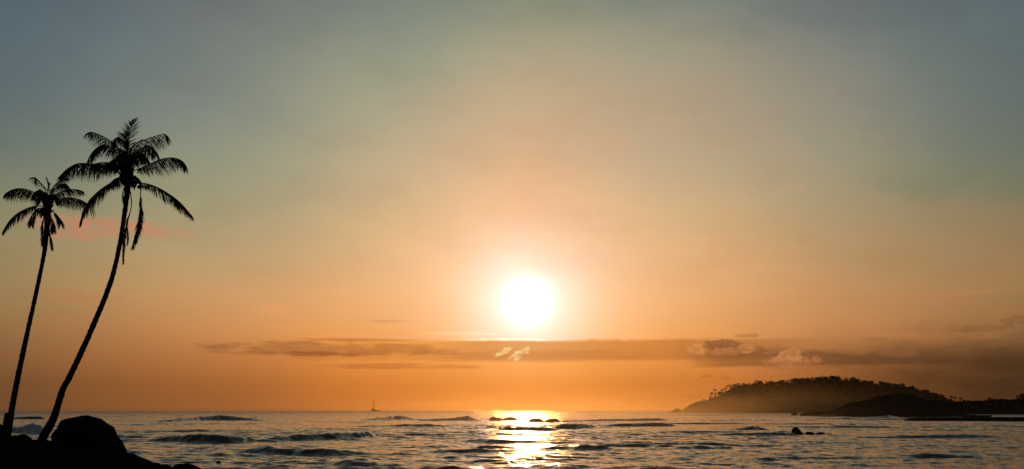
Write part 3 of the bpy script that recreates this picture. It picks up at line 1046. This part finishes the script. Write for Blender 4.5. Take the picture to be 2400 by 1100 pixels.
# stump
sb = P(9, 1030, 61.5)
stump = empty('palm_stump', sb, 'broken palm stump standing close against the shorter palm trunk', 'stump')
path = catmull([P(6, 1040, 61.5) - sb, P(9, 1015, 61.5) - sb, P(13, 990, 61.5) - sb, P(15.5, 968, 61.5) - sb], 24)
v, f = tube(path, [0.20 - 0.004 * i + 0.008 * random.random() for i in range(23)] + [0.07], 12)
mesh_obj('stem', v, f, M_BARK, stump, smooth=True)
v, f = tube([P(17, 972, 61.5) - sb, P(18.5, 967, 61.5) - sb], [0.07, 0.02], 6)
mesh_obj('splinter', v, f, M_BARK, stump)


# ------------------------------------------------------------------ far land
def far_hill(name, profile, D, depth, seed, rough=0.04, back=1.0, mat=M_HILL):
    """solid hill: crest line follows `profile` (photo px) at distance D, slopes to the water in front and behind"""
    nx, ny = 130, 44
    xs = np.linspace(profile[0][0], profile[-1][0], nx)
    verts, faces = [], []
    ax = [p[0] for p in profile]
    ay = [p[1] for p in profile]
    heights = []
    for i, x in enumerate(xs):
        zc = EYE + D * (Y0 - float(np.interp(x, ax, ay))) / F
        X = D * (x - 1200) / F
        for j in range(ny):
            t = j / (ny - 1) * 2 - 1                    # -1 front .. 1 back
            prof = max(0.0, 1 - abs(t) ** 1.8)
            zbase = drop(D, X) - 1.5
            local_depth = depth * (0.35 + 0.65 * min(1, max(0, (zc + 3)) / 25))
            nn = mnoise.fractal(Vector((X * 0.02 + seed, t * 2.3, seed)), 1.0, 2.0, 5)
            z = zbase + (zc - zbase) * prof * (1 + nn * rough * min(1, abs(t) * 3)) if prof > 0 else zbase
            Yv = D + t * local_depth * (back if t > 0 else 1)
            verts.append((X * (Yv / D) if False else X, Yv, z))
    for i in range(nx - 1):
        for j in range(ny - 1):
            a = i * ny + j
            faces.append((a, a + ny, a + ny + 1, a + 1))
    o = mesh_obj(name, verts, faces, mat, smooth=True)
    tag(o, kind='structure')
    return o


def clump_mesh(rng, n, rx, rz, size):
    verts, faces = [], []
    for _ in range(n):
        while True:
            p = Vector((rng.uniform(-1, 1), rng.uniform(-1, 1), rng.uniform(-1, 1)))
            if 0.25 < p.length < 1:
                break
        p = p.normalized() * (0.5 + 0.5 * rng.random())
        c = Vector((p.x * rx, p.y * rx, p.z * rz))
        a = Vector((rng.uniform(-1, 1), rng.uniform(-1, 1), rng.uniform(-1, 1))).normalized()
        b = a.cross(Vector((rng.uniform(-1, 1), rng.uniform(-1, 1), rng.uniform(-1, 1)))).normalized()
        s = size * rng.uniform(0.6, 1.3)
        o = len(verts)
        verts += [c - a * s, c - b * s * 0.7, c + a * s, c + b * s * 0.7]
        faces.append((o, o + 1, o + 2, o + 3))
    return verts, faces


def make_broadleaf(rng, w, h, trunk_h, label, group, size=0.8, n=150):
    root = empty('broadleaf_tree', (0, 0, 0), label, 'tree', group)
    v, f = tube([Vector((0, 0, -2)), Vector((0.2, 0, trunk_h * 0.5)), Vector((0, 0.1, trunk_h + h * 0.4))], [w * 0.09, w * 0.07, w * 0.04], 6)
    mesh_obj('trunk', v, f, M_BARK, root)
    verts, faces = [], []
    lobes = [(0, 0, 0, 1.0)] + [(rng.uniform(-.6, .6), rng.uniform(-.6, .6), rng.uniform(-.4, .3), rng.uniform(0.4, 0.65)) for _ in range(4)]
    for lx, ly, lz, s in lobes:
        v, f = clump_mesh(rng, int(n * s), w * 0.5 * s, h * 0.5 * s, size)
        o = len(verts)
        c = Vector((lx * w * 0.5, ly * w * 0.5, trunk_h + h * 0.5 + lz * h))
        verts += [q + c for q in v]
        faces += [tuple(i + o for i in q) for q in f]
    cr = mesh_obj('crown', verts, faces, M_TREE, root)
    return root


def make_far_palm(rng, height, label, group):
    root = empty('palm_tree', (0, 0, 0), label, 'palm tree', group)
    lean = rng.uniform(-1.0, 0.5)
    tip_ = Vector((lean, rng.uniform(-.4, .4), height))
    top = Vector((0, 0, 0))
    v, f = tube([Vector((0, 0, -3)), Vector((lean * 0.2, 0, height * 0.4)), tip_], [0.36, 0.30, 0.26], 6)
    mesh_obj('trunk', v, f, M_BARK, root)
    verts, faces = [], []
    for k in range(15):
        a = k / 15 * 6.283 + rng.uniform(-.2, .2)
        ph = math.radians(rng.uniform(-35, 80) if k % 3 else rng.uniform(15, 60))
        o_ = Vector((math.cos(a), math.sin(a), 0))
        L = rng.uniform(3.0, 4.0)
        dr_ = o_ * math.cos(ph) + UP * math.sin(ph)
        p = [top, top + dr_ * L * 0.35, top + dr_ * L * 0.7 - UP * 0.12 * L, top + dr_ * L * 0.95 - UP * 0.42 * L]
        path = catmull(p, 9)
        side = o_.cross(UP)
        for i in range(8):
            pp, qq = path[i], path[i + 1]
            w = 0.85 * (0.5 + 0.5 * math.sin(math.pi * (i + 1) / 9))
            for s in (-1, 1):
                b = len(verts)
                verts += [pp, qq, qq.lerp(pp, .2) + side * s * w * 0.6 - UP * w * 0.7 + o_ * 0.2, pp + side * s * w * 0.6 - UP * w * 0.75]
                faces.append((b, b + 1, b + 2, b + 3))
    v, f = ico(1)
    b = len(verts)
    verts += [top + Vector((p.x, p.y, p.z)) * 0.55 for p in v]
    faces += [tuple(i + b for i in q) for q in f]
    mesh_obj('crown', verts, faces, M_TREE, root, loc=tip_)
    return root


def set_palm(o, foot, top, crown_scale, rot):
    h = max(top.z - foot.z - 1.0 * crown_scale, 1.5)
    o.location = foot
    for ch in o.children:
        if ch.name.startswith('trunk'):
            ch.scale = (1, 1, h / 10.0)
        else:
            ch.location.z = h
            ch.scale = (crown_scale,) * 3
            ch.rotation_euler = (0, 0, rot)


ORD = ['first', 'second', 'third', 'fourth', 'fifth', 'sixth', 'seventh', 'eighth', 'ninth', 'tenth', 'eleventh', 'twelfth', 'thirteenth', 'fourteenth', 'fifteenth',
       'sixteenth', 'seventeenth', 'eighteenth', 'nineteenth', 'twentieth', 'twenty-first', 'twenty-second', 'twenty-third', 'twenty-fourth', 'twenty-fifth',
       'twenty-sixth', 'twenty-seventh', 'twenty-eighth', 'twenty-ninth', 'thirtieth', 'thirty-first', 'thirty-second', 'thirty-third', 'thirty-fourth']



def ordinal(n):
    if n <= len(ORD):
        return ORD[n - 1]
    tens = {3: ('thirtieth', 'thirty'), 4: ('fortieth', 'forty'), 5: ('fiftieth', 'fifty'), 6: ('sixtieth', 'sixty')}[n // 10]
    return tens[0] if n % 10 == 0 else tens[1] + '-' + ORD[n % 10 - 1]


DI = 1400.0
ISLE = [(1592, 969), (1600, 964), (1608, 958), (1620, 950), (1632, 944.5), (1642, 942), (1660, 939), (1680, 932.5), (1697, 925.5), (1710, 917),
        (1722, 915), (1745, 916), (1760, 915), (1775, 911), (1790, 909), (1808, 913), (1832, 910), (1850, 905), (1880, 901), (1910, 898), (1940, 897),
        (1960, 899), (1990, 902), (2020, 907), (2050, 911), (2080, 911), (2110, 914), (2140, 919), (2170, 924), (2200, 935), (2215, 942), (2240, 952), (2275, 971)]
far_hill('hill', ISLE, DI, 110, 1.0)
# rocky tip
rock_from_outline('rock', [(1560, 968), (1572, 965), (1578, 961), (1586, 957), (1592, 958), (1597, 963), (1600, 970), (1575, 973)], DI, 9,
                  'low rock islet off the left tip of the wooded island', 'rock', 4, 0.08, mat=M_FAR_ROCK, seed=51)

NEAR = [(1918, 980), (1930, 968), (1950, 964.5), (1966, 958), (1985, 950), (1993, 946), (2014, 944), (2036, 939), (2055, 933), (2075, 929), (2095, 926.5), (2112, 926),
        (2140, 929), (2160, 936), (2178, 941), (2197, 941), (2215, 948), (2240, 959), (2262, 971), (2275, 980)]
DN = 560.0
far_hill('hill', NEAR, DN, 26, 4.0)
rock_from_outline('rock', [(1868, 975), (1885, 967), (1897, 963), (1912, 962), (1930, 963), (1945, 968), (1950, 980), (1900, 984)], 640, 8,
                  'low dark rock shelf at the seaward foot of the nearer wooded islet', 'rock', 4, 0.1, mat=M_FAR_ROCK, seed=61)
rock_from_outline('rock', [(1853, 975), (1857, 969), (1862, 966), (1868, 970), (1872, 976), (1863, 980)], 680, 2.5,
                  'lone stubby rock in the surf before the wooded island', 'rock', 4, 0.1, mat=M_FAR_ROCK, seed=66)

SHORE = [(2190, 975), (2215, 948), (2240, 946), (2260, 944.5), (2300, 944), (2345, 942), (2400, 942), (2500, 938), (2700, 930), (2900, 945), (3000, 975)]
DS = 880.0
far_hill('hill', SHORE, DS, 60, 8.0)


def forest(name, profile, D, depth, count, size, seed, label, lift=0.6):
    """canopy mass over a hill: leaf clumps over the front, crest and back"""
    rng = random.Random(seed)
    ax = [p[0] for p in profile]
    ay = [p[1] for p in profile]
    verts, faces = [], []
    for _ in range(count):
        x = rng.uniform(ax[0] + 8, ax[-1] - 8)
        zc = EYE + D * (Y0 - float(np.interp(x, ax, ay))) / F
        X = D * (x - 1200) / F
        t = rng.uniform(-0.97, 0.6)
        if rng.random() < 0.3:
            t = rng.uniform(-0.12, 0.12)
        zbase = drop(D, X) - 1.5
        ld = depth * (0.35 + 0.65 * min(1, max(0, (zc + 3)) / 25))
        z = zbase + (zc - zbase) * (1 - abs(t) ** 1.8)
        if z < 2.0:
            continue
        s = size * rng.uniform(0.5, 1.25) * min(1.0, 0.25 + z / 45)
        if D > 1000 and x < 1722: s *= 0.45
        v, f = clump_mesh(rng, 11, s * 0.8, s * 0.6, s * 0.42)
        o = len(verts)
        c = Vector((X, D + t * ld, z + s * lift * 0.4))
        verts += [q + c for q in v]
        faces += [tuple(i + o for i in q) for q in f]
    ob = mesh_obj(name, verts, faces, M_TREE)
    return tag(ob, label, 'forest', kind='stuff')


forest('forest', ISLE[2:], DI, 110, 6000, 4.2, 3, 'dense dark wood covering the slopes of the large island')
forest('forest', NEAR, DN, 26, 2400, 1.5, 4, 'low scrub and trees covering the nearer islet')
forest('forest', SHORE, DS, 60, 2600, 4.4, 5, 'dark coastal wood along the distant shore at right')

# palms along the island's ridge: (x of crown, y of crown top, y of foot)
def z4(x, y): return (1640 + x / 10.0, 870 + y / 10.0)
isl = [(105, 658, 700), (245, 600, 670), (255, 530, 660), (285, 632, 668), (305, 500, 650), (362, 518, 640), (370, 430, 635), (362, 585, 640), (505, 430, 560),
       (560, 497, 545), (592, 405, 540), (618, 475, 530), (650, 350, 500), (705, 322, 480), (895, 290, 410), (1050, 288, 400), (1155, 290, 400), (1232, 300, 370),
       (1545, 248, 320), (1610, 262, 330), (1680, 262, 390), (1740, 262, 400), (1815, 258, 390), (1880, 268, 380), (1960, 205, 290), (2060, 222, 290),
       (2135, 205, 280), (2205, 205, 280), (2300, 185, 270)]
pal = [(*z4(x, y), z4(x, fy)[1]) for x, y, fy in isl] + [(1903, 884, 897), (1915, 885, 896), (1962, 886, 897), (1981, 886, 899)]
pal.sort()
rngp = random.Random(9)
protos = [make_far_palm(random.Random(40 + i), 10.0, 'x', 'palms along the ridge of the wooded island') for i in range(3)]
used = [False] * 3
for k, (x, y, fy) in enumerate(pal):
    pi = k % 3
    o = protos[pi] if not used[pi] else copy_tree(protos[pi])
    used[pi] = True
    Dk = DI + rngp.uniform(-14, 14)
    foot = P(x + rngp.uniform(-1, 2), fy, Dk)
    top = P(x, y, Dk)
    set_palm(o, foot, top, rngp.uniform(0.8, 1.0), rngp.uniform(0, 6))
    o['label'] = '%s palm from the left tip along the ridge of the wooded island' % ORD[k]

# round-crowned trees breaking the ridge line
btp = [make_broadleaf(random.Random(70 + i), 11 + i, 9, 2.5, 'leafy tree crown breaking the skyline along the top of the wooded island', 'tree crowns along the island ridge', 0.75, 190) for i in range(3)]
used = [False] * 3
ax = [p[0] for p in ISLE]
ay = [p[1] for p in ISLE]
x = 1722
k = 0
spots = [(1689, 931, 0.9)]
while x < 2212:
    yy = float(np.interp(x, ax, ay)) + 1.5
    spots.append((x, yy, random.uniform(0.65, 1.15) * (0.75 if x > 2120 else 1)))
    x += random.uniform(7, 14)
for (x, yy, s) in spots:
    pi = k % 3
    o = btp[pi] if not used[pi] else copy_tree(btp[pi])
    used[pi] = True
    k += 1
    Dk = DI + random.uniform(-15, 15)
    o.location = P(x, yy, Dk)
    o.scale = (s, s, s * random.uniform(0.8, 1.15))
    o.rotation_euler = (0, 0, random.uniform(0, 6.28))
    o['label'] = '%s leafy tree crown from the left along the skyline of the wooded island' % ordinal(k)
    if x == 1689:
        o['label'] = 'lone round bush among the palms on the left slope of the island'

# distant shore trees
sp = make_far_palm(random.Random(90), 10.0, 'x', 'palms on the distant shore')
used1 = False
for k, (x, y, fy) in enumerate([(2231, 929, 945), (2239.5, 931, 946), (2253, 933, 946), (2261.5, 938, 947), (2271, 939, 947)]):
    o = sp if not used1 else copy_tree(sp)
    used1 = True
    foot = P(x, fy, DS)
    top = P(x, y, DS)
    set_palm(o, foot, top, 0.55, k * 1.1)
    o['label'] = '%s palm from the left in the row on the distant shore' % ORD[k]
st = make_broadleaf(random.Random(95), 8, 6, 1.0, 'x', 'trees on the distant shore', 0.55, 170)
used1 = False
for k, (x, yt, w, h, lab) in enumerate([
        (2212, 941, 11, 8, 'small tree where the distant shore meets the island slope'),
        (2284, 942, 14, 8, 'low bushy tree right of the palms on the distant shore'),
        (2309, 939, 11, 10, 'tree with a narrow crown left of the twin-topped tree on the distant shore'),
        (2323, 934, 16, 12, 'twin-topped tree standing highest midway along the distant shore'),
        (2335, 938, 10, 9, 'tree just right of the twin-topped tree on the distant shore'),
        (2347, 936, 18, 12, 'rounded tree between the twin-topped tree and the right edge'),
        (2370, 938, 24, 12, 'broad low tree on the distant shore near the right edge'),
        (2393, 925, 22, 22, 'tallest tree on the distant shore, at the right picture edge'),
        (2425, 930, 24, 18, 'tree just outside the picture beyond the right edge')]):
    o = st if not used1 else copy_tree(st)
    used1 = True
    base = P(x, yt + h, DS - 5)
    k_ = DS / F
    o.location = base
    o.scale = (w * k_ / 7.0, w * k_ / 7.0, h * k_ / 6.6)
    o.rotation_euler = (0, 0, k * 0.9)
    o['label'] = lab

# ------------------------------------------------------------------ breakwater and jetty
DB = depth_of(988)
bwroot = empty('breakwater', P(2260, 984, DB), 'long low dark rubble breakwater reaching in from the right edge', 'breakwater')
xs = np.linspace(2128, 2900, 90)
verts, faces = [], []
org = P(2260, 984, DB)
for i, x in enumerate(xs):
    g = min(1, (x - 2128) / 22.0) ** 0.6
    topz = EYE + DB * (Y0 - (978.5 - (x - 2130) * 0.0022)) / F
    c = P(x, 980, DB)
    Yc = DB + 4
    for (dy_, zf) in ((-4.2, -0.8), (-2.4, 0.45), (-1.2, 0.93), (0, 1.0), (1.5, 0.95), (3.0, 0.4), (5, -0.8)):
        zz = topz * g * zf if zf > 0 else -0.8
        zz += 0.10 * mnoise.fractal(Vector((c.x * 0.9, dy_, 1)), 1, 2, 4) * (1 if zf < 0.9 else 0.5)
        verts.append(Vector((c.x, Yc + dy_ * (0.3 + 0.7 * g), zz)) - org)
for i in range(len(xs) - 1):
    for j in range(6):
        a = i * 7 + j
        faces.append((a, a + 7, a + 8, a + 1))
mesh_obj('core', verts, faces, M_FAR_ROCK, bwroot, smooth=False)
verts, faces = [], []
rg2 = random.Random(77)
iv, if_ = ico(1)
for _ in range(900):
    x = rg2.uniform(2134, 2900)
    g = min(1, (x - 2128) / 22.0) ** 0.6
    c = P(x, 980, DB)
    side = rg2.random()
    top_h = (EYE + DB * (Y0 - 978.8) / F) * g
    p = Vector((c.x, DB + 4 - 4.2 * (0.3 + 0.7 * g) * (1 - side), top_h * side ** 0.8 - 0.25)) - org
    s = rg2.uniform(0.25, 0.55)
    b = len(verts)
    sx, sy, sz = rg2.uniform(.8, 1.4), rg2.uniform(.8, 1.3), rg2.uniform(.5, .8)
    for q in iv:
        n_ = 1 + 0.3 * mnoise.noise(q * 2 + p)
        verts.append(p + Vector((q.x * sx, q.y * sy, q.z * sz)) * s * n_)
    faces += [tuple(i + b for i in q) for q in if_]
ar = mesh_obj('armour_stones', verts, faces, M_FAR_ROCK, bwroot)
ar['kind'] = 'stuff'

DJ = 410.0
def box(parent, name, x0, x1, y0, y1, D, depth, origin, mat, bev=0.0):
    a, b = P(x0, y1, D) - origin, P(x1, y0, D) - origin
    v = [Vector((X, Y, Z)) for X in (a.x, b.x) for Y in (0, depth) for Z in (a.z, b.z)]
    f = [(0, 1, 3, 2), (4, 6, 7, 5), (0, 4, 5, 1), (2, 3, 7, 6), (0, 2, 6, 4), (1, 5, 7, 3)]
    return mesh_obj(name, v, f, mat, parent)
jo = P(2290, 976, DJ)
jetty = empty('jetty', jo, 'low flat landing stage showing just above the breakwater', 'jetty')
box(jetty, 'deck', 2287, 2326, 973.2, 974.4, DJ, 3.0, jo, M_CONC)
box(jetty, 'wall', 2288, 2324, 974.4, 985, DJ, 2.6, jo, M_CONC)
box(jetty, 'lower_step', 2258, 2286.8, 972.6, 985, DJ, 2.2, jo, M_CONC)
for x in (2280.5, 2284.5):
    o = P(x, 975, DJ - 1)
    r = empty('mooring_post', o, 'thin upright post on the landing stage, %s of the pair' % ('seaward one' if x < 2282 else 'landward one'), 'post', 'posts on the landing stage')
    v, f = tube([Vector((0, 0, -1.2)), Vector((0, 0, 0.2)), Vector((0.04, 0, 0.95))], [0.14, 0.13, 0.11], 8)
    mesh_obj('shaft', v, f, M_WOOD, r)
    v, f = tube([Vector((0.04, 0, 0.94)), Vector((0.04, 0, 1.04))], [0.16, 0.12], 8)
    mesh_obj('cap', v, f, M_WOOD, r)

# ------------------------------------------------------------------ catamaran on the horizon
DC = 3000.0
co_ = Vector((DC * (878 - 1200) / F, DC, drop(DC)))
boat = empty('sailing_catamaran', co_, 'catamaran with bare mast lying on the horizon left of the sun', 'sailboat')


def hull(y_off):
    secs = []
    L = 27.0
    for i in range(15):
        t = i / 14
        w = 1.5 * math.sin(math.pi * min(1, 0.22 + t * 0.80)) ** 0.7 * (1 if t < 0.95 else 0.5)
        hh = 2.5 + 0.5 * t
        x_ = -L / 2 + L * t
        secs.append([(x_, y_off - w, hh), (x_ * 0.98, y_off - w * 0.7, 0.4), (x_ * 0.96, y_off, -0.8), (x_ * 0.98, y_off + w * 0.7, 0.4), (x_, y_off + w, hh)])
    v = [Vector(p) for s in secs for p in s]
    f = []
    for i in range(14):
        for j in range(5):
            a, b = i * 5 + j, i * 5 + (j + 1) % 5
            f.append((a, b, b + 5, a + 5))
    f.append((0, 1, 2, 3, 4))
    f.append((70, 74, 73, 72, 71))
    return v, f


for yo in (-4.5, 4.5):
    v, f = hull(yo)
    mesh_obj('hull', v, f, M_HULL, boat)
v = [Vector(p) for p in [(-9, -4.4, 2.3), (9, -4.4, 2.6), (9, 4.4, 2.6), (-9, 4.4, 2.3), (-8.5, -4.2, 3.0), (8.2, -4.2, 3.1), (8.2, 4.2, 3.1), (-8.5, 4.2, 3.0)]]
bf = [(0, 3, 2, 1), (4, 5, 6, 7), (0, 1, 5, 4), (1, 2, 6, 5), (2, 3, 7, 6), (3, 0, 4, 7)]
mesh_obj('bridge_deck', v, bf, M_HULL, boat)
v = [Vector(p) for p in [(-7.5, -3.6, 3.12), (5.5, -3.6, 3.12), (5.5, 3.6, 3.12), (-7.5, 3.6, 3.12), (-7.2, -3.2, 6.6), (-1.0, -3.2, 6.2), (-1.0, 3.2, 6.2), (-7.2, 3.2, 6.6)]]
mesh_obj('cabin', v, bf, M_HULL, boat)
v, f = tube([Vector((-2.6, 0, 5.5)), Vector((-2.6, 0, 22)), Vector((-2.7, 0, 37))], [0.95, 0.85, 0.6], 8)
mesh_obj('mast', v, f, M_MAST, boat)
v, f = tube([Vector((-2.6, 0, 8.0)), Vector((-10.5, 0, 7.8))], [0.35, 0.3], 6)
mesh_obj('boom', v, f, M_MAST, boat)
for e in ((12.5, 0, 3.0), (-2.6, 5.0, 2.8), (-2.6, -5.0, 2.8)):
    v, f = tube([Vector((-2.7, 0, 36)), Vector(e)], [0.05, 0.05], 4)
    mesh_obj('stay', v, f, M_MAST, boat)

# ------------------------------------------------------------------ sea haze
hz_top, hz_bot, hr = 62.0, -15.0, 9800.0
verts = [(x, y, z) for x in (-hr, hr) for y in (-hr, hr) for z in (hz_bot, hz_top)]
faces = [(0, 1, 3, 2), (4, 6, 7, 5), (0, 4, 5, 1), (2, 3, 7, 6), (0, 2, 6, 4), (1, 5, 7, 3)]
mh = bpy.data.materials.new('haze_air')
mh.use_nodes = True
t = mh.node_tree
t.nodes.remove(t.nodes['Principled BSDF'])
pv = t.nodes.new('ShaderNodeVolumePrincipled')
pv.inputs['Color'].default_value = (0.95, 0.80, 0.62, 1)
pv.inputs['Density'].default_value = 0.00001
pv.inputs['Anisotropy'].default_value = 0.82
t.links.new(pv.outputs[0], t.nodes['Material Output'].inputs['Volume'])
hz = mesh_obj('haze', verts, faces, mh)
tag(hz, 'thin salt haze over the sea', 'haze', kind='stuff')

# sea spray hanging low over the surf in front of the island
def mist(label, px_, D, rx, ry, rz, dens):
    c = Vector((D * (px_ - 1200) / F, D, drop(D) + rz * 0.15))
    v, f = ico(4)
    o = mesh_obj('sea_mist', [Vector((p.x * rx, p.y * ry, p.z * rz)) for p in v], f, None, loc=c)
    m = bpy.data.materials.new('sea_mist_air')
    m.use_nodes = True
    t = m.node_tree
    t.nodes.remove(t.nodes['Principled BSDF'])
    p = t.nodes.new('ShaderNodeVolumePrincipled')
    p.inputs['Color'].default_value = (0.95, 0.74, 0.45, 1)
    p.inputs['Anisotropy'].default_value = 0.8
    N.nt = t
    tcn = t.nodes.new('ShaderNodeTexCoord')
    mp = t.nodes.new('ShaderNodeMapping')
    mp.inputs['Scale'].default_value = (1 / rx, 1 / ry, 1 / rz)
    t.links.new(tcn.outputs['Object'], mp.inputs[0])
    ln = t.nodes.new('ShaderNodeVectorMath')
    ln.operation = 'LENGTH'
    t.links.new(mp.outputs[0], ln.inputs[0])
    fall = smooth(N(ln.outputs['Value']), 1.0, 0.0)
    cl = fbm(mp.outputs[0], 3.0, 3, 0.5)
    d = fall * dens * smooth(cl, 0.25, 0.7, 0.5, 1.3)
    t.links.new(d.s, p.inputs['Density'])
    t.links.new(p.outputs[0], t.nodes['Material Output'].inputs['Volume'])
    o.data.materials.append(m)
    tag(o, label, 'mist', kind='stuff')


mist('golden sea spray hanging in front of the wooded island', 1745, 1150, 300, 150, 40, 0.0012)
mist('warm salt spray drifting over the surf below the sun', 1270, 450, 125, 370, 12, 0.0011)
